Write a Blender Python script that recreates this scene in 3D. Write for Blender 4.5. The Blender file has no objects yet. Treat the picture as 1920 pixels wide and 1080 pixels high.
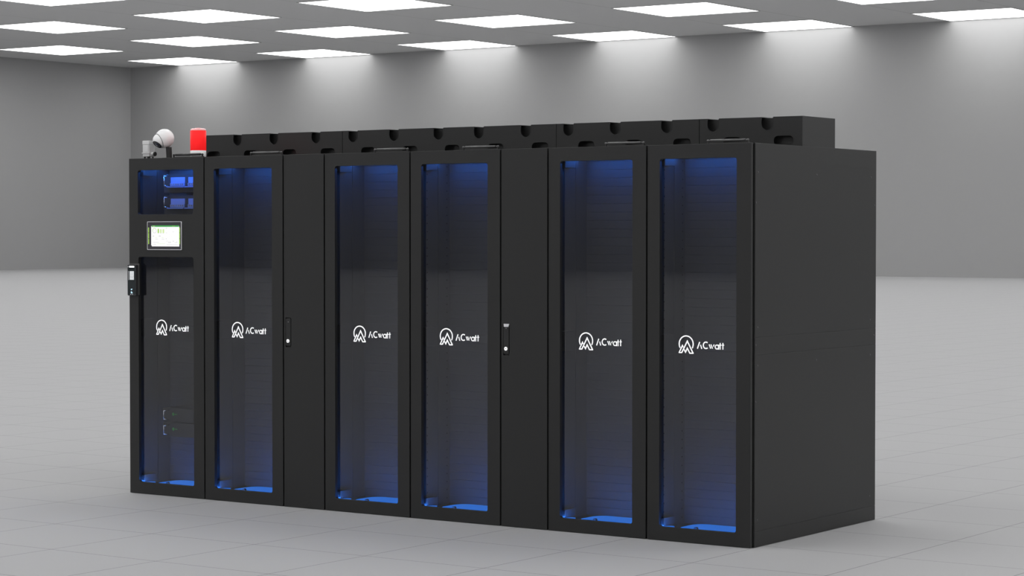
import bpy, bmesh, math
from mathutils import Vector, Matrix

C = bpy.context.scene.collection
PI = math.pi

# ------------------------------------------------------------------ materials
def new_mat(name):
    m = bpy.data.materials.new(name); m.use_nodes = True
    nt = m.node_tree; nt.nodes.clear()
    out = nt.nodes.new('ShaderNodeOutputMaterial')
    return m, nt, out

def pbr(name, col, rough=0.5, metal=0.0, spec=0.5, bump=0.0, bump_scale=300, vary=0.0, emit=None, estr=0.0, coat=0.0):
    m, nt, out = new_mat(name)
    b = nt.nodes.new('ShaderNodeBsdfPrincipled')
    b.inputs['Base Color'].default_value = (*col, 1)
    b.inputs['Roughness'].default_value = rough
    b.inputs['Metallic'].default_value = metal
    b.inputs['Specular IOR Level'].default_value = spec
    b.inputs['Coat Weight'].default_value = coat
    if emit:
        b.inputs['Emission Color'].default_value = (*emit, 1)
        b.inputs['Emission Strength'].default_value = estr
    tc = nt.nodes.new('ShaderNodeTexCoord')
    if bump:
        n = nt.nodes.new('ShaderNodeTexNoise'); n.inputs['Scale'].default_value = bump_scale
        nt.links.new(tc.outputs['Object'], n.inputs['Vector'])
        bp = nt.nodes.new('ShaderNodeBump'); bp.inputs['Strength'].default_value = bump
        bp.inputs['Distance'].default_value = 0.001
        nt.links.new(n.outputs['Fac'], bp.inputs['Height'])
        nt.links.new(bp.outputs['Normal'], b.inputs['Normal'])
    if vary:
        n2 = nt.nodes.new('ShaderNodeTexNoise'); n2.inputs['Scale'].default_value = 3.0
        nt.links.new(tc.outputs['Object'], n2.inputs['Vector'])
        mr = nt.nodes.new('ShaderNodeMapRange')
        mr.inputs['To Min'].default_value = 1 - vary; mr.inputs['To Max'].default_value = 1 + vary
        nt.links.new(n2.outputs['Fac'], mr.inputs['Value'])
        mx = nt.nodes.new('ShaderNodeVectorMath'); mx.operation = 'SCALE'
        mx.inputs[0].default_value = col
        nt.links.new(mr.outputs['Result'], mx.inputs['Scale'])
        nt.links.new(mx.outputs['Vector'], b.inputs['Base Color'])
    nt.links.new(b.outputs['BSDF'], out.inputs['Surface'])
    return m

def emitter(name, col, strength):
    m, nt, out = new_mat(name)
    e = nt.nodes.new('ShaderNodeEmission')
    e.inputs['Color'].default_value = (*col, 1); e.inputs['Strength'].default_value = strength
    nt.links.new(e.outputs['Emission'], out.inputs['Surface'])
    return m

def glass_mat(name, tint):
    m, nt, out = new_mat(name)
    t = nt.nodes.new('ShaderNodeBsdfTransparent'); t.inputs['Color'].default_value = (*tint, 1)
    g = nt.nodes.new('ShaderNodeBsdfGlossy'); g.inputs['Roughness'].default_value = 0.02
    f = nt.nodes.new('ShaderNodeFresnel'); f.inputs['IOR'].default_value = 1.8
    mx = nt.nodes.new('ShaderNodeMixShader')
    # the pane is a closed slab: the reflection belongs to the side that faces the viewer, the far side only transmits
    ge = nt.nodes.new('ShaderNodeNewGeometry'); iv = nt.nodes.new('ShaderNodeMath'); iv.operation = 'SUBTRACT'; iv.inputs[0].default_value = 1
    ml = nt.nodes.new('ShaderNodeMath'); ml.operation = 'MULTIPLY'
    nt.links.new(ge.outputs['Backfacing'], iv.inputs[1]); nt.links.new(iv.outputs[0], ml.inputs[0]); nt.links.new(f.outputs['Fac'], ml.inputs[1])
    nt.links.new(ml.outputs[0], mx.inputs['Fac'])
    nt.links.new(t.outputs['BSDF'], mx.inputs[1]); nt.links.new(g.outputs['BSDF'], mx.inputs[2])
    nt.links.new(mx.outputs['Shader'], out.inputs['Surface'])
    return m

def grid_mat(name, col, line_col, sx, ox, wx, sy, oy, wy, rough, spec, extra=None):
    """plain surface with thin seam lines: lines every sx metres in x (width wx) and every sy in y"""
    m, nt, out = new_mat(name)
    b = nt.nodes.new('ShaderNodeBsdfPrincipled')
    b.inputs['Roughness'].default_value = rough
    b.inputs['Specular IOR Level'].default_value = spec
    g = nt.nodes.new('ShaderNodeNewGeometry')
    sep = nt.nodes.new('ShaderNodeSeparateXYZ')
    nt.links.new(g.outputs['Position'], sep.inputs[0])
    def line(axis, s, o, w):
        a = nt.nodes.new('ShaderNodeMath'); a.operation = 'ADD'; a.inputs[1].default_value = -o + w / 2 + s * 400
        nt.links.new(sep.outputs[axis], a.inputs[0])
        mo = nt.nodes.new('ShaderNodeMath'); mo.operation = 'MODULO'; mo.inputs[1].default_value = s
        nt.links.new(a.outputs[0], mo.inputs[0])
        lt = nt.nodes.new('ShaderNodeMath'); lt.operation = 'LESS_THAN'; lt.inputs[1].default_value = w
        nt.links.new(mo.outputs[0], lt.inputs[0])
        return lt.outputs[0]
    outs = [line('X', sx, ox, wx)]
    if sy: outs.append(line('Y', sy, oy, wy))
    if extra: outs.append(line('X', *extra))
    cur = outs[0]
    for o in outs[1:]:
        mm = nt.nodes.new('ShaderNodeMath'); mm.operation = 'MAXIMUM'
        nt.links.new(cur, mm.inputs[0]); nt.links.new(o, mm.inputs[1]); cur = mm.outputs[0]
    mx = nt.nodes.new('ShaderNodeMix'); mx.data_type = 'RGBA'
    mx.inputs[6].default_value = (*col, 1); mx.inputs[7].default_value = (*line_col, 1)
    nt.links.new(cur, mx.inputs[0]); nt.links.new(mx.outputs[2], b.inputs['Base Color'])
    nt.links.new(b.outputs['BSDF'], out.inputs['Surface'])
    return m

PITCH = 7.41; PAN = 3.65; PX0 = -60.66; PY0 = 61.73     # ceiling light grid (near-left corner of the wall row)
M = {
 'floor': grid_mat('floor_tiles', (.39, .39, .395), (.07, .07, .07), .7, 0.003, .0035, .7, .122, .0035, .7, .08),
 'ceiling': grid_mat('ceiling_boards', (.60, .60, .60), (.36, .36, .36), PITCH, PX0, .03, 0, 0, 0, .8, .1, (PITCH, PX0 + PAN, .03)),
 'wall': pbr('wall_paint', (.37, .37, .37), .8, spec=.1, vary=.01),
 'panel_light': emitter('panel_diffuser_light', (1, 1, 1), 3.98),
 'panel_rim': pbr('panel_rim_paint', (.5, .5, .5), .5),
 'steel': pbr('black_powder_coated_steel', (.018, .018, .018), .38, spec=.32, bump=.05, bump_scale=900),
 'steel_side': pbr('black_side_panel_steel', (.018, .018, .018), .38, spec=.32, bump=.05, bump_scale=900),
 'inner': pbr('dark_inner_steel', (.045, .045, .047), .5, spec=.4),
 'blank': pbr('filler_panel_black', (.062, .062, .066), .5, spec=.35),
 'hole': pbr('screw_hole_black', (.002, .002, .002), .9, spec=0),
 'gasket': pbr('rubber_gasket_black', (.003, .003, .003), .8, spec=.1),
 'rubber': pbr('grommet_rubber_black', (.01, .01, .01), .35),
 'glass': glass_mat('door_glass', (.80, .81, .83)),
 'print': pbr('white_print_added_glow', (.85, .85, .85), .5, emit=(1, 1, 1), estr=0.55),  # white print with an added glow so it does not turn grey
 'led': emitter('blue_led_strip_light', (.03, .22, 1.0), 95),
 'led_low': emitter('blue_led_floor_strip_light', (.03, .22, 1.0), 190),
 'pool_glow': emitter('blue_light_pool_glow', (.03, .24, 1.0), .85),  # glow colour standing in for the blue light pool on the base plate
 'rod': pbr('satin_dark_metal_rod', (.11, .11, .11), .35, metal=.5),
 'rod_black': pbr('black_rod', (.012, .012, .012), .35),
 'screw': pbr('screw_head_metal', (.12, .12, .12), .3, metal=.7),
 'chrome': pbr('chrome_handle_metal', (.75, .75, .75), .18, metal=1),
 'white_plastic': pbr('white_plastic', (.86, .86, .86), .3, coat=.3),
 'grey_plastic': pbr('pale_grey_plastic', (.62, .62, .62), .4),
 'device': pbr('dark_device_face', (.02, .02, .022), .5, spec=.3),
 'breaker': pbr('breaker_plastic_painted_blue_light', (.30, .42, .82), .4),  # blue cabinet light put into the base colour of the white breakers
 'breaker_toggle': pbr('breaker_toggle_grey', (.4, .4, .45), .4),
 'green_mark': pbr('green_print', (.03, .3, .04), .5),
 'lens_ring': pbr('black_lens_ring', (.01, .012, .018), .15),
 'lens': pbr('blue_black_lens', (.01, .02, .05), .05, coat=1),
 'red': pbr('red_beacon_plastic', (.85, .02, .02), .45, spec=.2, emit=(1, .012, .016), estr=.5),
 'red_clear': pbr('pale_red_beacon_cap', (.95, .45, .45), .15, emit=(1, .3, .3), estr=.1, coat=1),
 'scr_white': emitter('screen_white', (1, 1, 1), 1.0),
 'scr_green': emitter('screen_green', (.09, .42, .12), .9),
 'scr_lime': emitter('screen_lime', (.45, .75, .15), .9),
 'scr_pale': emitter('screen_pale_lime', (.72, .9, .45), .95),
 'scr_grey': emitter('screen_grey', (.55, .55, .58), .9),
 'scr_dark': emitter('screen_dark', (.12, .12, .14), .9),
 'bezel': pbr('screen_bezel_dark', (.035, .032, .042), .3),
 'silver': pbr('silver_trim', (.72, .72, .74), .35, metal=.2),
 'reader_face': pbr('black_reader_glass', (.012, .018, .02), .12),
 'reader_body': pbr('black_reader_body', (.03, .03, .032), .35),
 'led_white': emitter('white_light_bar', (1, 1, 1), 2.5),
 'led_cyan': emitter('pale_blue_fingerprint_light', (.55, .8, 1), 1.2),
 'reader_screen': emitter('reader_screen_picture', (.75, .78, .8), .9),
}

# ------------------------------------------------------------------ mesh helpers
class MB:
    def __init__(s): s.bm = bmesh.new(); s.mats = []
    def mi(s, m):
        if m not in s.mats: s.mats.append(m)
        return s.mats.index(m)
    def box(s, x0, x1, y0, y1, z0, z1, mat=None):
        v = [s.bm.verts.new(p) for p in ((x0,y0,z0),(x1,y0,z0),(x1,y1,z0),(x0,y1,z0),(x0,y0,z1),(x1,y0,z1),(x1,y1,z1),(x0,y1,z1))]
        i = s.mi(mat) if mat else 0
        for f in ((3,2,1,0),(4,5,6,7),(0,1,5,4),(1,2,6,5),(2,3,7,6),(3,0,4,7)):
            fc = s.bm.faces.new([v[k] for k in f]); fc.material_index = i
        return s
    def plate(s, loops, y0, y1, mat=None, T=None):
        """loops: outer outline then holes, 2-D (a, b) points mapped to (x, z); extruded from y0 to y1"""
        tmp = bmesh.new(); edges = []
        for lp in loops:
            vs = [tmp.verts.new((a, y0, b)) for a, b in lp]
            for k in range(len(vs)): edges.append(tmp.edges.new((vs[k], vs[(k + 1) % len(vs)])))
        bmesh.ops.triangle_fill(tmp, use_beauty=True, use_dissolve=False, edges=edges, normal=(0, -1, 0))
        bmesh.ops.recalc_face_normals(tmp, faces=tmp.faces)
        r = bmesh.ops.extrude_face_region(tmp, geom=list(tmp.faces))
        for e in r['geom']:
            if isinstance(e, bmesh.types.BMVert): e.co.y = y1
        bmesh.ops.recalc_face_normals(tmp, faces=tmp.faces)
        s.merge(tmp, mat, T); return s
    def merge(s, tmp, mat=None, T=None):
        i = s.mi(mat) if mat else 0
        mp = {}
        for v in tmp.verts: mp[v] = s.bm.verts.new(T @ v.co if T else v.co)
        for f in tmp.faces:
            nf = s.bm.faces.new([mp[v] for v in f.verts]); nf.material_index = i; nf.smooth = f.smooth
        tmp.free()
    def lathe(s, prof, seg=48, T=None, mat=None, cap=True):
        """prof: (radius, height) from bottom to top around local z"""
        tmp = bmesh.new(); rings = []
        for r, h in prof:
            if r < 1e-6: rings.append([tmp.verts.new((0, 0, h))])
            else: rings.append([tmp.verts.new((r*math.cos(2*PI*k/seg), r*math.sin(2*PI*k/seg), h)) for k in range(seg)])
        for a, b in zip(rings, rings[1:]):
            for k in range(seg):
                k2 = (k + 1) % seg
                if len(a) == 1: f = tmp.faces.new((a[0], b[k2], b[k])) if len(b) > 1 else None
                elif len(b) == 1: f = tmp.faces.new((a[k], a[k2], b[0]))
                else: f = tmp.faces.new((a[k], a[k2], b[k2], b[k]))
                if f: f.smooth = True
        if cap:
            if len(rings[0]) > 1: tmp.faces.new(rings[0][::-1])
            if len(rings[-1]) > 1: tmp.faces.new(rings[-1])
        bmesh.ops.recalc_face_normals(tmp, faces=tmp.faces)
        s.merge(tmp, mat, T); return s
    def rod(s, p, q, r, mat=None, seg=20):
        p, q = Vector(p), Vector(q); d = q - p
        T = Matrix.Translation(p) @ d.to_track_quat('Z', 'Y').to_matrix().to_4x4()
        return s.lathe([(r, 0), (r, d.length)], seg, T, mat)
    def stroke(s, pts, w, y0, y1, mat=None, closed=False):
        n = len(pts); L = []; R = []
        P = [Vector(p) for p in pts]
        for k in range(n):
            a = P[k-1] if (k > 0 or closed) else None
            b = P[(k+1) % n] if (k < n-1 or closed) else None
            d1 = (P[k]-a).normalized() if a is not None else (b-P[k]).normalized()
            d2 = (b-P[k]).normalized() if b is not None else d1
            n1 = Vector((-d1.y, d1.x)); n2 = Vector((-d2.y, d2.x))
            m = (n1+n2).normalized(); sc = min(1/max(m.dot(n1), .3), 2.4)
            L.append(P[k]+m*w/2*sc); R.append(P[k]-m*w/2*sc)
        idx = range(n if closed else n-1)
        for k in idx:
            k2 = (k+1) % n
            q = [L[k], R[k], R[k2], L[k2]]
            vs = [s.bm.verts.new((v.x, y0, v.y)) for v in q] + [s.bm.verts.new((v.x, y1, v.y)) for v in q]
            i = s.mi(mat) if mat else 0
            for f in ((0,1,2,3),(7,6,5,4),(0,4,5,1),(1,5,6,2),(2,6,7,3),(3,7,4,0)):
                fc = s.bm.faces.new([vs[j] for j in f]); fc.material_index = i
        return s
    def build(s, name, mat=None, parent=None, bevel=0, seg=2, loc=None):
        me = bpy.data.meshes.new(name)
        bmesh.ops.recalc_face_normals(s.bm, faces=s.bm.faces)
        s.bm.to_mesh(me); s.bm.free()
        mats = [mat] if mat else s.mats
        for k in mats: me.materials.append(M[k])
        o = bpy.data.objects.new(name, me); C.objects.link(o)
        if parent: o.parent = parent
        if loc: o.location = loc
        if bevel:
            b = o.modifiers.new('bevel', 'BEVEL'); b.width = bevel; b.segments = seg; b.limit_method = 'ANGLE'; b.angle_limit = .6
            b.harden_normals = False
        return o

def rrect(x0, x1, z0, z1, r, n=8):
    pts = []
    for cx, cz, a0 in ((x1-r, z1-r, 0), (x0+r, z1-r, 90), (x0+r, z0+r, 180), (x1-r, z0+r, 270)):
        for k in range(n+1):
            a = math.radians(a0 + 90*k/n); pts.append((cx+r*math.cos(a), cz+r*math.sin(a)))
    return pts
def rect(x0, x1, z0, z1): return [(x0, z0), (x1, z0), (x1, z1), (x0, z1)]

def tag(o, label, cat, group=None):
    o['label'] = label; o['category'] = cat
    if group: o['group'] = group
    return o
def thing(name, label, cat, loc=(0, 0, 0), group=None):
    o = bpy.data.objects.new(name, None); C.objects.link(o); o.location = loc
    o.empty_display_size = .1
    return tag(o, label, cat, group)
def copy_part(o, parent, loc=None):
    c = o.copy(); C.objects.link(c); c.parent = parent
    if loc is not None: c.location = loc
    return c

# ------------------------------------------------------------------ camera
cam = bpy.data.cameras.new('camera'); co = bpy.data.objects.new('camera', cam); C.objects.link(co)
cam.sensor_width = 36; cam.lens = 4248.8/1920*36; cam.clip_end = 400; cam.clip_start = .1
co.location = (9.56607, -9.75774, 1.54378)
co.rotation_euler = (PI/2-.02398, -.00017, .60814)
bpy.context.scene.camera = co
def project(x, y, z):
    v = Matrix.Rotation(-.60814, 3, 'Z') @ (Vector((x, y, z)) - Vector(co.location))
    v = Matrix.Rotation(.02398, 3, 'X') @ v
    return 960 + 4248.8*v.x/v.y, 540 - 4248.8*v.z/v.y, v.y

# ------------------------------------------------------------------ room
RX0, RX1, RY0, RY1, RH = -63.6, 51.0, -69.0, 65.0, 9.07
def struct(name, bx, mat):
    o = MB().box(*bx).build(name, mat); o['kind'] = 'structure'; return o
struct('floor', (RX0-.3, RX1+.3, RY0-.3, RY1+.3, -.3, 0), 'floor')
struct('ceiling', (RX0-.3, RX1+.3, RY0-.3, RY1+.3, RH, RH+.3), 'ceiling')
struct('wall_left', (RX0-.3, RX0, RY0-.3, RY1+.3, 0, RH), 'wall')
struct('wall_right', (RX1, RX1+.3, RY0-.3, RY1+.3, 0, RH), 'wall')
struct('wall_back', (RX0, RX1, RY1, RY1+.3, 0, RH), 'wall')
struct('wall_front', (RX0, RX1, RY0-.3, RY0, 0, RH), 'wall')

ORD = ['first', 'second', 'third', 'fourth', 'fifth', 'sixth', 'seventh', 'eighth', 'ninth', 'tenth']
def light_parts(ly):
    d = MB()
    d.box(.03, PAN-.03, .03, ly-.03, RH-.012, RH-.001, 'panel_light')
    f = MB()
    f.plate([rect(0, PAN, 0, ly), rect(.03, PAN-.03, .03, ly-.03)], RH-.02, RH, 'panel_rim', Matrix(((1,0,0,0),(0,0,1,0),(0,1,0,0),(0,0,0,1))))
    return d, f
protos = {}
for j in range(18):
    for i in range(15):
        x = PX0+PITCH*i; y = PY0-PITCH*j
        ly = PAN if j else RY1-PY0-.002
        corners = [project(x+a, y+b, RH) for a in (0, PAN) for b in (0, ly)]
        vis = any(0 <= c[0] <= 1920 and 0 <= c[1] <= 1080 and c[2] > 0 for c in corners)
        if vis:
            row = 'row touching back wall' if j == 0 else '%s row from back wall' % ORD[j]
            lab = 'square white ceiling panel light, %s, %s from left wall' % (row, ORD[i])
            t = thing('ceiling_light', lab, 'ceiling light', (x, y, 0), 'square panel lights in the ceiling')
        else:
            t = thing('ceiling_light', 'square white ceiling panel light further along, beyond the picture edge', 'ceiling light', (x, y, 0), 'panel lights beyond the picture edge')
        key = (j == 0)
        if key not in protos:
            d, f = light_parts(ly)
            protos[key] = (d.build('diffuser', None, t), f.build('frame', None, t))
        else:
            for p in protos[key]: copy_part(p, t)

# ------------------------------------------------------------------ logo
def logo_mesh():
    """emblem of an open ring round two peaks, and the lettering ACwatt"""
    def q(cx, cy): return ((cx-290)*.0001945, -((cy-.035*(cx-290))-743)*.0001676)
    b = MB(); y0, y1 = -.0012, 0
    cx, cz, R = .0445, .0465, .0403
    arc = [(cx+R*math.cos(math.radians(a)), cz+R*math.sin(math.radians(a))) for a in range(-30, 211, 5)]
    b.stroke(arc, .0058, y0, y1)
    W = .0056
    b.stroke([q(305, 738), q(407, 520), q(430, 572)], W, y0, y1)
    b.stroke([q(318, 729), q(396, 729)], .0052, y0, y1)
    b.stroke([q(383, 738), q(552, 388), q(729, 760)], W*1.05, y0, y1)
    b.stroke([q(735, 750), q(622, 750)], .0056, y0, y1)
    b.stroke([q(628, 752), q(552, 598), q(500, 718), q(458, 640)], W, y0, y1)
    # letters
    w = .0056
    b.stroke([q(850, 615), q(918, 415)], w, y0, y1)
    b.stroke([q(943, 500), q(980, 620)], w*.95, y0, y1)
    c0 = q(1102, 515); rx, rz = .0150, .0160
    b.stroke([(c0[0]+rx*math.cos(math.radians(a)), c0[1]+rz*math.sin(math.radians(a))) for a in range(52, 309, 8)], w, y0, y1)
    b.stroke([q(1195, 487), q(1240, 610)], w*.85, y0, y1)
    b.stroke([q(1247, 489), q(1294, 612)], w*.85, y0, y1)
    b.stroke([q(1342, 492), q(1318, 552)], w*.85, y0, y1)
    c1 = q(1425, 566)
    b.stroke([(c1[0]+.0100*math.cos(math.radians(a)), c1[1]+.0100*math.sin(math.radians(a))) for a in range(0, 360, 15)], w*.85, y0, y1, closed=True)
    b.stroke([q(1472, 500), q(1472, 642)], w*.8, y0, y1)
    for X in (1518, 1598):
        b.stroke([q(X, 447), q(X, 642)], w*.85, y0, y1)
        b.stroke([q(X-30, 512), q(X+36, 512)], w*.65, y0, y1)
    return b
LOGO = None

# ------------------------------------------------------------------ cabinets
H = 1.989; D = 1.3815
def arch_x(k): return k
shared = {}
def shared_part(key, name, parent, make, loc=None):
    """first use builds the mesh, later uses copy the object (sharing mesh data)"""
    if key in shared: return copy_part(shared[key], parent, loc if loc is not None else (0, 0, 0))
    o = make(); o.parent = parent
    if loc is not None: o.location = loc
    shared[key] = o
    return o

GX0, GX1, GZ0, GZ1 = .076, .515, .070, 1.918
def make_body(w, y_front=.03):
    b = MB(); t = .003; g = .002
    b.box(g, g+t, y_front, D, 0, H-.003); b.box(w-g-t, w-g, y_front, D, 0, H-.003)
    b.box(g, w-g, y_front, D, H-.006, H); b.box(g, w-g, y_front, D, 0, .05)
    b.box(g+t, w-g-t, D-.01, D, .05, H-.006)
    return b
def make_gasket(w):
    b = MB()
    b.plate([rect(.003, w-.003, .004, H-.006), rect(.045, w-.045, .03, H-.04)], .0215, .030)
    return b
def wide_cabinet(x0, label, logo_dx, first=False, holes=False):
    t = thing('server_cabinet', label, 'cabinet', (x0, 0, 0), 'glass-fronted server cabinets')
    shared_part('body6', 'body', t, lambda: make_body(.6).build('body', 'steel', None))
    shared_part('gask6', 'door_gasket', t, lambda: make_gasket(.6).build('door_gasket', 'gasket', None))
    # door
    if first:
        loops = [rect(.001, .5955, .002, H-.001), rrect(.072, GX1, 1.657, 1.918, .014), rrect(.075, GX1, GZ0, 1.406, .014), rrect(.158, .420, 1.453, 1.610, .006)]
        door = MB().plate(loops, 0, .022).build('door', 'steel', t, .0012)
        pane = MB().plate([rrect(.062, .525, 1.647, 1.928, .012)], .0225, .0265).build('glass_pane', 'glass', door)
        pane['label'] = 'short tinted glass pane above the screen'
        pane = MB().plate([rrect(.062, .525, GZ0-.012, 1.418, .012)], .0225, .0265).build('glass_pane', 'glass', door)
        pane['label'] = 'tall tinted glass pane below the screen'
    else:
        door = shared_part('door6', 'door', t, lambda: MB().plate([rect(.0045, .5955, .002, H-.001), rrect(GX0, GX1, GZ0, GZ1, .014)], 0, .022).build('door', 'steel', None, .0012))
        shared_part('pane6', 'glass_pane', door, lambda: MB().plate([rrect(GX0-.012, GX1+.012, GZ0-.012, GZ1+.012, .012)], .0225, .0265).build('glass_pane', 'glass', None))
    # logo printed on the pane, its material given an added glow
    shared_part('logo', 'logo', door, lambda: logo_mesh().build('logo', 'print', None), (logo_dx, .0222, .9465))
    # inner structure
    def rails():
        b = MB()
        b.box(.046, .050, .03, .185, .05, H-.01); b.box(.046, .050, .188, .30, .05, H-.01)
        b.box(.550, .554, .03, .30, .05, H-.01)
        b.box(.006, .046, .028, .034, .05, H-.01)
        b.box(.554, .594, .028, .034, .05, H-.01)
        if holes:
            for k in range(42):
                z = .088+.04445*k
                for y in (.088, .268): b.box(.0495, .0508, y-.0028, y+.0028, z-.0028, z+.0028, 'hole')
        return b
    def mk_rails():
        b = rails()
        if not b.mats: return b.build('mounting_rails', 'inner', None)
        b.mats = ['inner', 'hole'];
        return b.build('mounting_rails', None, None)
    def mk_rails_h():
        b = MB(); b.mi('inner'); b.mi('hole')
        for a in ((.046, .050, .03, .185), (.046, .050, .188, .30), (.550, .554, .03, .30), (.006, .046, .028, .034), (.554, .594, .028, .034)):
            b.box(*a, .05, H-.01, 'inner')
        for k in range(42):
            z = .088+.04445*k
            for y in (.088, .268): b.box(.0495, .0508, y-.003, y+.003, z-.003, z+.003, 'hole')
        return b.build('mounting_rails', None, None)
    shared_part('rails_h' if holes else 'rails', 'mounting_rails', t, mk_rails_h if holes else mk_rails)
    # brackets at the hinge side, top and bottom, and the latch box half way up
    def mk_br(): return MB().box(-.006, .028, -.05, .05, -.02, .02).build('hinge_bracket', 'inner', None, .002)
    shared_part('hbr', 'hinge_bracket', t, mk_br, (.057, .085, 1.905))
    shared_part('hbr', 'hinge_bracket', t, mk_br, (.057, .085, .090))
    shared_part('latch', 'latch_box', t, lambda: MB().box(-.006, .022, -.045, .045, -.052, .052).build('latch_box', 'inner', None, .003), (.057, .09, .985))
    shared_part('roller', 'door_roller', t, lambda: MB().rod((0, -.008, 0), (0, .008, 0), .0095).build('door_roller', 'gasket', None), (.264, .045, .067))
    shared_part('rstem', 'top_plate', t, lambda: MB().box(.05, .55, .03, .30, 1.934, 1.938).box(.05, .55, .03, .285, .050, .054).box(.05, .55, .288, .294, 1.9245, 1.936).build('end_plates', 'inner', None))
    # filler panels, one rack unit each
    for k in range(42):
        z = 1.924-.04445*(k+1)
        shared_part('blank', 'blanking_panel', t, lambda: MB().box(.051, .549, 0, .006, .0001, .0443).build('blanking_panel', 'blank', None, .0014, 3), (0, .29, z))
    # blue lighting
    shared_part('led', 'led_strip', t, lambda: MB().box(.06, .54, 0, .006, 0, .0035).build('led_strip', 'led', None), (0, .19, 1.9265))
    if first: shared_part('led', 'led_strip', t, lambda: None, (0, .0285, 1.928))
    shared_part('led_low', 'led_strip', t, lambda: MB().box(.06, .54, 0, .005, 0, .0035).build('led_strip', 'led_low', None), (0, .0285, .0622))
    T = Matrix(((1,0,0,0),(0,0,1,0),(0,1,0,0),(0,0,0,1)))
    def mk_light_pool():
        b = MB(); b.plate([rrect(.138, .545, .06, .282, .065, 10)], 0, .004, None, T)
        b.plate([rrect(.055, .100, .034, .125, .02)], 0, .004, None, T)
        return b.build('light_pool_sheet', 'pool_glow', None)
    shared_part('lpool', 'light_pool_sheet', t, mk_light_pool, (0, 0, .0565))  # added glowing sheets shaped like the pool of blue light, not a fitting
    # rod handle lying on top of the door
    def rod(mat, k):
        b = MB()
        b.rod((.352, .028, H+.0155), (.548, .028, H+.0155), .0062*k)
        b.rod((.337, .028, H+.0155), (.352, .028, H+.0155), .0036*k)
        b.rod((.548, .028, H+.0155), (.563, .028, H+.0155), .0036*k)
        for X in (.337, .563): b.lathe([(0, -.006), (.005*k, -.004), (.006*k, 0), (.005*k, .004), (0, .006)], 16, Matrix.Translation((X, .028, H+.0155)))
        return b
    key = 'rodb' if first else 'rod'
    hd = shared_part(key, 'top_rod', t, lambda: rod(None, 1.15 if first else 1).build('top_rod', 'rod_black' if first else 'rod', None))
    def feet():
        b = MB()
        for X in (.337, .563): b.box(X-.004, X+.004, .024, .032, H, H+.012)
        b.box(.35, .57, .02, .036, H, H+.005)
        return b.build('rod_bracket', 'rod_black', None)
    shared_part('feet', 'rod_bracket', hd, feet)
    return t, door

def narrow_cabinet(x0, label, flip):
    t = thing('infill_cabinet', label, 'cabinet', (x0, 0, 0), 'narrow solid-door cabinets')
    shared_part('body3', 'body', t, lambda: make_body(.3).build('body', 'steel', None))
    shared_part('gask3', 'door_gasket', t, lambda: MB().plate([rect(.003, .297, .004, H-.006)], .0215, .030).build('door_gasket', 'gasket', None))
    # door with a shallow sunken pocket for the swing handle
    door = MB()
    door.plate([rect(.0045, .2955, .002, H-.001), rrect(.016, .057, .903, 1.070, .006)], 0, .022)
    door.box(.012, .061, .014, .021, .899, 1.074)
    door = door.build('door', 'steel', t, .0012)
    h = MB()
    h.plate([rrect(.018, .052, .912, 1.066 if not flip else 1.050, .005)], .001, .013)
    h = h.build('handle', 'steel', door, .0015)
    if flip:
        h2 = MB().plate([[(.0205, 1.0535), (.0485, 1.0535), (.0545, 1.0695), (.0190, 1.0695)]], .0005, .004).build('handle_release', 'silver', h)
        h2['label'] = 'pale trapezoid release tab of the handle'
    l = MB(); l.rod((.0335, -.0015, .9385), (.0335, .003, .9385), .0098, 'print'); l.box(.0285, .0385, -.0022, -.001, .9372, .9398, 'hole')
    l = l.build('key_lock', None, h); l['label'] = 'round white key lock with a slot'
    MB().rod((.036, -.001, 1.046), (.036, .002, 1.046), .0022).build('screw', 'chrome', h)
    return t

defs = [
 (0.0, 'wide', 'leftmost black cabinet, with a lit touch screen between two blue-lit glass panes', .196),
 (.6, 'wide', 'black glass-door server cabinet directly right of the cabinet with the touch screen', .192),
 (1.2, 'narrow', 'narrow solid black cabinet with a handle lacking a pale tab, left one of two', False),
 (1.5, 'wide', 'black glass-door server cabinet directly right of the left narrow solid cabinet', .189),
 (2.1, 'wide', 'black glass-door cabinet directly left of the right narrow cabinet, rail holes visible inside', .184),
 (2.7, 'narrow', 'narrow solid black cabinet whose handle has a pale trapezoid tab, right one of two', True),
 (3.0, 'wide', 'black glass-door server cabinet second from the right end of the row', .178),
 (3.6, 'wide', 'rightmost black glass-door server cabinet, its plain steel side panel showing', .174),
]
cabs = []
for n, (x, kind, lab, a) in enumerate(defs):
    if kind == 'wide': cabs.append(wide_cabinet(x, lab, a, n == 0, n in (4, 7)))
    else: cabs.append((narrow_cabinet(x, lab, a), None))

# side panels of the last cabinet
last = cabs[-1][0]
def side(name, y0, y1, z0, z1, x1=.6, lab=None):
    o = MB().box(.5985, x1+.0005, y0, y1, z0, z1).build(name, 'steel_side', last, .0008, 2)
    if lab: o['label'] = lab
    return o
side('side_panel', .034, D, .0775, .9465, lab='lower side panel')
side('side_panel', .034, D, .9480, 1.0345, lab='narrow middle side strip')
side('side_panel', .034, D, 1.0360, H-.0005, lab='upper side panel')
side('side_plinth', .034, D, .001, .0760)
MB().box(.6, .6012, .64, D-.04, 1.897, 1.8985).build('side_seam', 'steel_side', last)
for y, z in [(.061, 1.846), (.685, 1.846), (1.314, 1.846), (.042, 1.696), (1.358, 1.696), (.061, 1.083), (1.311, 1.083), (.042, .997), (1.357, .997),
             (.061, .895), (.686, .895), (1.312, .895), (.042, .717), (.061, .135), (1.312, .135)]:
    shared_part('screw', 'screw', last, lambda: MB().lathe([(.0045, 0), (.0045, .0015), (.003, .0030), (0, .0034)], 14, Matrix.Rotation(PI/2, 4, 'Y')).build('screw', 'screw', None), (.6, y, z))

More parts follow.
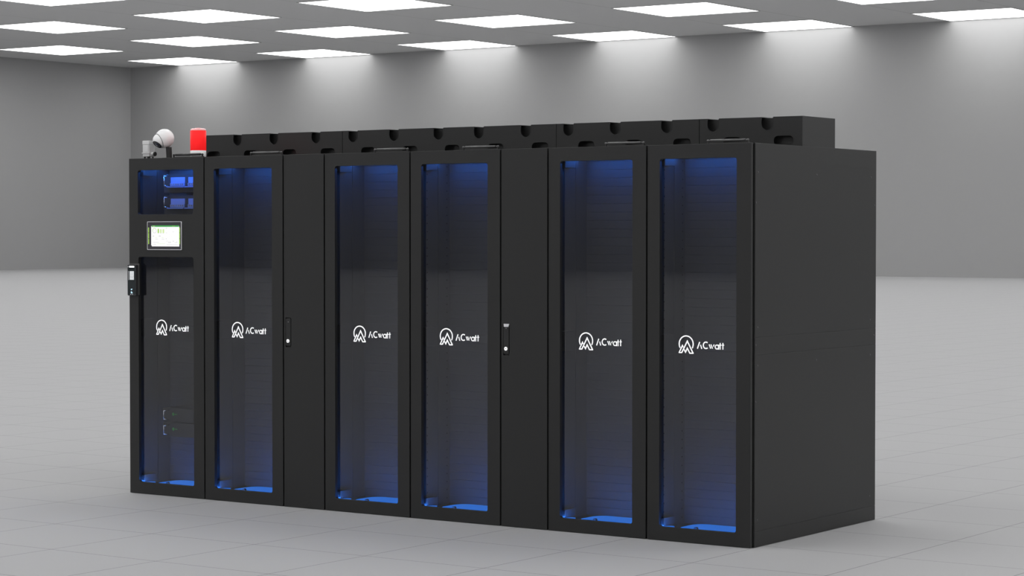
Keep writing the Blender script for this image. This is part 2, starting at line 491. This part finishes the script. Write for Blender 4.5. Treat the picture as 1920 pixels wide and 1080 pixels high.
# ------------------------------------------------------------------ touch screen in the first door
scr = MB()
sc_root = thing('touch_screen', 'small landscape touch screen with silver edge showing green charts, set in the leftmost door', 'screen', (0, 0, 0))
def S(cx, cy): return (.152+(cx-640)/878*.2745, 1.6150-(cy-195)/755*.1675)
MB().plate([rrect(.152, .4265, 1.4475, 1.6150, .006), rrect(.1552, .4233, 1.4507, 1.6118, .005)], -.006, .0).build('trim', 'silver', sc_root, .0006)
MB().plate([rrect(.1550, .4235, 1.4505, 1.6120, .005)], -.0045, -.0005).build('bezel', 'bezel', sc_root)
MB().plate([rrect(.160, .418, 1.455, 1.608, .005)], -.0005, .06).build('housing', 'bezel', sc_root)
d = MB()
def Q(x0, x1, y0, y1, mat, dy=0.0):
    a, b = S(x0, y1), S(x1, y0)
    d.box(a[0], b[0], -.0056-dy, -.0050-dy, a[1], b[1], mat)
Q(745, 1462, 318, 832, 'scr_white'); Q(762, 1462, 318, 856, 'scr_white', .0001)
Q(758, 1458, 300, 340, 'scr_green', .0004)
Q(785, 850, 313, 324, 'scr_pale', .0006); Q(1280, 1360, 315, 322, 'scr_lime', .0006)
for a, b in ((355, 493), (503, 645), (655, 795)):
    Q(669, 690, a, b, 'scr_lime'); Q(1462, 1480, a, b, 'scr_lime')
c0 = S(832, 440)
d.stroke([(c0[0]+.0150*math.cos(math.radians(a)), c0[1]+.0135*math.sin(math.radians(a))) for a in range(30, 215, 10)], .0022, -.0061, -.0058, 'scr_lime')
d.stroke([(c0[0]+.0150*math.cos(math.radians(a)), c0[1]+.0135*math.sin(math.radians(a))) for a in range(215, 391, 10)], .0016, -.0061, -.0058, 'scr_grey')
for a, b, t in ((915, 948, 388), (977, 1012, 400), (1040, 1080, 400)):
    Q(a, b, t, 500, 'scr_lime' if a < 950 else 'scr_pale', .0004); Q(a+6, a+26, 507, 514, 'scr_grey', .0004)
for x0, x1, y, m in [(1122, 1150, 375, 'scr_dark'), (1155, 1168, 375, 'scr_grey'), (1300, 1326, 470, 'scr_grey'), (782, 822, 580, 'scr_dark'), (942, 990, 580, 'scr_dark'),
                     (1130, 1148, 498, 'scr_grey'), (1122, 1142, 655, 'scr_dark'), (1145, 1162, 715, 'scr_dark'), (1300, 1326, 716, 'scr_dark'),
                     (855, 918, 662, 'scr_grey'), (1020, 1080, 662, 'scr_grey'), (850, 900, 624, 'scr_pale'), (1010, 1065, 624, 'scr_pale'),
                     (795, 945, 745, 'scr_grey'), (1145, 1425, 812, 'scr_grey'), (900, 1100, 785, 'scr_pale'), (800, 870, 800, 'scr_grey')]:
    Q(x0, x1, y-3, y+3, m, .0004)
for x0, h in ((1190, 38), (1215, 30), (1238, 40), (1360, 20), (1400, 42)): Q(x0, x0+7, 765-h, 765, 'scr_grey', .0004)
d.build('display', None, sc_root)

# ------------------------------------------------------------------ devices behind the first door
def pdu(z, lab):
    t = thing('power_distribution_unit', lab, 'power unit', (0, 0, z), 'power units behind the upper glass pane')
    b = MB(); b.plate([rect(.19, .549, 0, .108), rect(.245, .358, .038, .090), rect(.386, .499, .038, .090)], .10, .106)
    b.box(.19, .549, .106, .285, 0, .003); b.box(.19, .549, .106, .285, .105, .108)
    b.build('front_plate', 'inner', t, .001)
    for X in (.245, .386):
        s = MB(); s.box(X-.018, X+.113, .082, .100, .030, .036, 'breaker')
        s.box(X, X+.113, .092, .14, .038, .056, 'breaker'); s.box(X, X+.113, .098, .14, .0565, .090, 'breaker')
        s.build('breaker_row', None, t, .0008)
        for k in range(6): MB().box(X+.008+k*.018, X+.016+k*.018, .086, .092, .044, .053).build('breaker_switch', 'breaker_toggle', t)
    handle(t, .228, .036, .100)
    return t
def handle(t, x, z0, z1):
    b = MB()
    b.rod((x, .060, z0+.005), (x, .060, z1-.005), .0032); b.rod((x, .060, z1-.005), (x+.006, .10, z1), .0036); b.rod((x, .060, z0+.005), (x+.006, .10, z0), .0036)
    for zz in (z0+.005, z1-.005): b.lathe([(0, -.0036), (.0026, -.0026), (.0036, 0), (.0026, .0026), (0, .0036)], 12, Matrix.Translation((x, .060, zz)))
    return b.build('handle', 'chrome', t)
pdu(1.786, 'upper power unit with brightly blue-lit breaker rows behind the upper glass pane')
pdu(1.660, 'lower power unit with dimmer violet breaker rows behind the upper glass pane')
def battery(z, lab):
    t = thing('battery_module', lab, 'battery', (0, 0, z), 'battery modules low in the leftmost cabinet')
    MB().box(.175, .549, .10, .288, 0, .083).build('case', 'device', t, .0015)
    handle(t, .218, .012, .070)
    g = MB()
    g.plate([[(.251, .040), (.263, .034), (.263, .056), (.251, .052)]], .0985, .1)
    g.box(.264, .290, .0985, .1, .0435, .0475)
    g = g.build('logo', 'green_mark', t); g['label'] = 'small green printed mark'
    return t
battery(.428, 'upper dark battery module with chrome handle and green mark in the leftmost cabinet')
battery(.340, 'lower dark battery module with chrome handle and green mark in the leftmost cabinet')

# ------------------------------------------------------------------ cable trunking along the cabinet tops
TY0, TY1, TZ1 = .53, .895, 2.142
NOTCH = [.098, .385, .673, .9985, 1.2775, 1.5775, 1.8955, 2.1775, 2.4955, 2.7765, 3.076, 3.3965, 3.6775, 3.996]
SLOT = [(.139, .245), (.437, .546), (.744, .847), (1.035, 1.144), (1.339, 1.442), (1.640, 1.746), (1.942, 2.045), (2.240, 2.347), (2.536, 2.646), (2.841, 2.944), (3.140, 3.245), (3.438, 3.545), (3.740, 3.845), (4.035, 4.148)]
def trunk(x0, x1, lab, corner=False):
    t = thing('cable_trunking', lab, 'cable trunking', (x0, 0, 0), 'cable trunking boxes on the cabinet tops')
    L = x1-x0; g = .0015; r = .035
    top = []; lid = []
    ns = [n-x0 for n in NOTCH if x0 < n < x1]
    xe = L-g
    for n in reversed(ns):
        top += [(n+r, TZ1), (n+r, TZ1-.034)] + [(n+r*math.cos(a), TZ1-.034+r*math.sin(a)) for a in [-PI*k/14 for k in range(1, 14)]] + [(n-r, TZ1-.034), (n-r, TZ1)]
        lid += [(n+r, TY0+.003), (n+r, TY0+.13), (n-r, TY0+.13), (n-r, TY0+.003)]
    out = [(g, H+.001), (xe, H+.001), (xe, TZ1)] + top + [(g, TZ1)]
    holes = [rrect(a-x0, b-x0, H+.004, 2.043, .024) for a, b in SLOT if x0 < a < x1]
    MB().plate([out]+holes, TY0, TY0+.003).build('front_panel', 'steel', t, .0008, 1)
    T = Matrix(((1,0,0,0),(0,0,1,0),(0,1,0,0),(0,0,0,1)))
    MB().plate([[(g, TY1), (xe, TY1), (xe, TY0+.003)] + lid + [(g, TY0+.003)]], TZ1-.003, TZ1, None, T).build('lid', 'steel', t)
    b = MB(); b.box(g, xe, TY1-.003, TY1, H, TZ1-.003)
    b.box(g, g+.003, TY0+.003, TY1-.003, H, TZ1-.003); b.box(xe-.003, xe, TY0+.003, TY1-.003, H, TZ1-.003)
    b.build('case', 'steel', t)
    MB().box(g+.003, xe-.003, TY0+.045, TY0+.048, H, TZ1-.0062).build('divider', 'steel', t)
    for n in ns:
        tr = MB(); pts = [(n-r+.001, TZ1-.004), (n-r+.001, TZ1-.034)] + [(n+(r-.001)*math.cos(a), TZ1-.034+(r-.001)*math.sin(a)) for a in [PI+PI*k/12 for k in range(1, 12)]] + [(n+r-.001, TZ1-.034), (n+r-.001, TZ1-.004)]
        tr.stroke(pts, .0028, TY0-.0012, TY0+.0045); tr.build('edge_trim', 'rubber', t)
    return t
trunk(0, 1.2, 'leftmost low cable trunking box on the cabinet tops, behind the red beacon')
trunk(1.2, 2.698, 'longest low cable trunking box with five U notches, second from the left')
trunk(2.698, 3.596, 'cable trunking box with three U notches, third from the left on the cabinet tops')
trunk(3.596, 4.2, 'short cable trunking box with two U notches at the right end of the cabinet tops')

# ------------------------------------------------------------------ red beacon
be = thing('warning_beacon', 'round red warning beacon on a white base standing on the leftmost cabinet', 'beacon', (.464, .10, H))
MB().lathe([(.045, 0), (.0465, .002), (.0465, .040), (.044, .042)], 64).build('base', 'white_plastic', be)
MB().lathe([(.044, .040), (.0465, .042), (.0465, .156), (.045, .158), (.036, .160)], 64).build('lens', 'red', be)
MB().lathe([(.0455, .157), (.0455, .162), (.042, .168), (.034, .1705), (.020, .1700), (.018, .173), (0, .1745)], 48).build('cap', 'red_clear', be)

# ------------------------------------------------------------------ white junction box
jb = thing('junction_box', 'small upright white junction box at the left edge of the cabinet top', 'junction box', (.060, .055, H))
MB().box(0, .053, 0, .048, .012, .082).build('case', 'grey_plastic', jb, .002)
MB().box(-.001, .054, -.003, .049, .082, .106).build('lid', 'grey_plastic', jb, .003)
MB().box(-.003, .0545, -.006, .049, .030, .035).build('rib', 'grey_plastic', jb, .001)
MB().box(.004, .048, -.004, 0, .036, .080).build('front_cover', 'grey_plastic', jb, .002)
MB().rod((.053, .024, .027), (.070, .024, .027), .0115).rod((.068, .024, .027), (.074, .024, .027), .009).build('cable_gland', 'grey_plastic', jb, .001)
MB().rod((.0735, .024, .027), (.080, .024, .027), .0125).build('gland_nut', 'rubber', jb)
b = MB()
for X in (.006, .044): b.rod((X, .012, 0), (X, .012, .012), .005); b.rod((X, .040, 0), (X, .040, .012), .005)
b.build('feet', 'rubber', jb)

# ------------------------------------------------------------------ turret camera
tc = thing('security_camera', 'white turret security camera on a black bracket, tilted down, on the leftmost cabinet', 'security camera', (.205, .09, H))
C0 = Vector((0, 0, .1175)); db = Vector((-.399, -.826, -.40)).normalized(); dr = Vector((-.141, -.61, -.78)).normalized()
def aim(p, d): return Matrix.Translation(p) @ d.to_track_quat('Z', 'Y').to_matrix().to_4x4()
R = .0565; T1 = aim(C0, db); T2 = aim(C0 + db*.031, dr); E = .0432
prof = [(0, -R)] + [(R*math.sin(a), -R*math.cos(a)) for a in [PI*k/32 for k in range(1, 20)]] + [(.0515, .023), (.0485, .030), (.0470, .034), (.0450, .036), (.0435, .034)]
MB().lathe(prof, 64, T1).build('housing', 'white_plastic', tc)
MB().lathe([(.0446, .034), (.0452, .0375), (.0430, .0378), (.0420, .034)], 64, T1, cap=False).build('seam_ring', 'rubber', tc)
ae = PI - math.asin(.0310/E)
MB().lathe([(0, -E)] + [(E*math.sin(a), -E*math.cos(a)) for a in [ae*k/24 for k in range(1, 25)]], 64, T2).build('eyeball', 'white_plastic', tc)
h = -E*math.cos(ae)
lr = MB().lathe([(.0300, h-.001), (.0298, h+.0030), (.0285, h+.0038), (.0215, h+.0012), (0, h+.0008)], 48, T2).build('lens_ring', 'lens_ring', tc)
MB().lathe([(.013, h+.0010), (.013, h+.0040), (.010, h+.0058), (0, h+.0068)], 32, T2).build('lens', 'lens', lr)
MB().lathe([(.0175, h+.0010), (.0175, h+.0026), (.0150, h+.0026), (.0150, h+.0010)], 32, T2, cap=False).build('inner_ring', 'rod', lr)
b = MB(); b.plate([[(.022, 0), (.052, 0), (.048, .066), (.018, .066)]], -.010, .010)
b.build('bracket', 'steel', tc, .002)
MB().box(.004, .058, -.026, .030, 0, .003).build('foot_plate', 'steel', tc, .001)

# ------------------------------------------------------------------ door terminal
rd = thing('access_terminal', 'slim black face and fingerprint terminal on the left edge of the leftmost door', 'access terminal', (.007, 0, 1.176)); rd.scale = (.87, .55, 1)
MB().plate([rrect(0, .078, 0, .183, .008)], -.040, -.004).build('case', 'reader_body', rd, .003, 3)
MB().plate([rrect(-.004, .088, .004, .190, .004)], -.004, 0).build('mounting_plate', 'rod', rd, .001)
MB().plate([rrect(.004, .074, .004, .179, .006)], -.0412, -.039).build('front_glass', 'reader_face', rd)
MB().plate([rrect(.017, .064, .1675, .1755, .0035)], -.0422, -.0405).build('light_bar', 'led_white', rd)
MB().plate([rect(.021, .061, .094, .145)], -.0420, -.0405).build('screen', 'reader_screen', rd)
pic = MB()
for k, (a, b_) in enumerate([(.031, .125), (.044, .125), (.028, .110), (.036, .113), (.046, .108), (.054, .112), (.033, .103), (.050, .101), (.040, .106), (.025, .104)]):
    pic.box(a, a+.0045, -.0424, -.0419, b_, b_+.003+.0015*(k % 3))
pic.build('screen_icons', 'scr_grey', rd)
MB().plate([[(.033, .040), (.047, .041), (.041, .033), (.033, .033)], ], -.0422, -.0405).plate([[(.031, .022), (.038, .026), (.049, .016), (.046, .014), (.033, .014)]], -.0422, -.0405).build('fingerprint_sensor', 'led_cyan', rd)
MB().box(.028, .035, -.0420, -.0405, .006, .010).box(.044, .051, -.0420, -.0405, .006, .010).build('indicator', 'scr_grey', rd)
MB().box(.009, .0115, -.0420, -.0405, .092, .146).build('side_trim', 'silver', rd)
MB().rod((.006, -.0425, .171), (.006, -.040, .171), .0035).build('lens', 'silver', rd)

# ------------------------------------------------------------------ world and view
w = bpy.data.worlds.new('world'); bpy.context.scene.world = w; w.use_nodes = True
w.node_tree.nodes['Background'].inputs[0].default_value = (0, 0, 0, 1)
sc = bpy.context.scene
sc.view_settings.view_transform = 'Standard'; sc.view_settings.look = 'None'
sc.view_settings.gamma = 1; sc.view_settings.exposure = 0.0; sc.view_settings.use_curve_mapping = False
sc.cycles.max_bounces = 14; sc.cycles.diffuse_bounces = 8; sc.cycles.glossy_bounces = 4; sc.cycles.transparent_max_bounces = 12
sc.cycles.use_denoising = True
sc.cycles.sample_clamp_indirect = 4
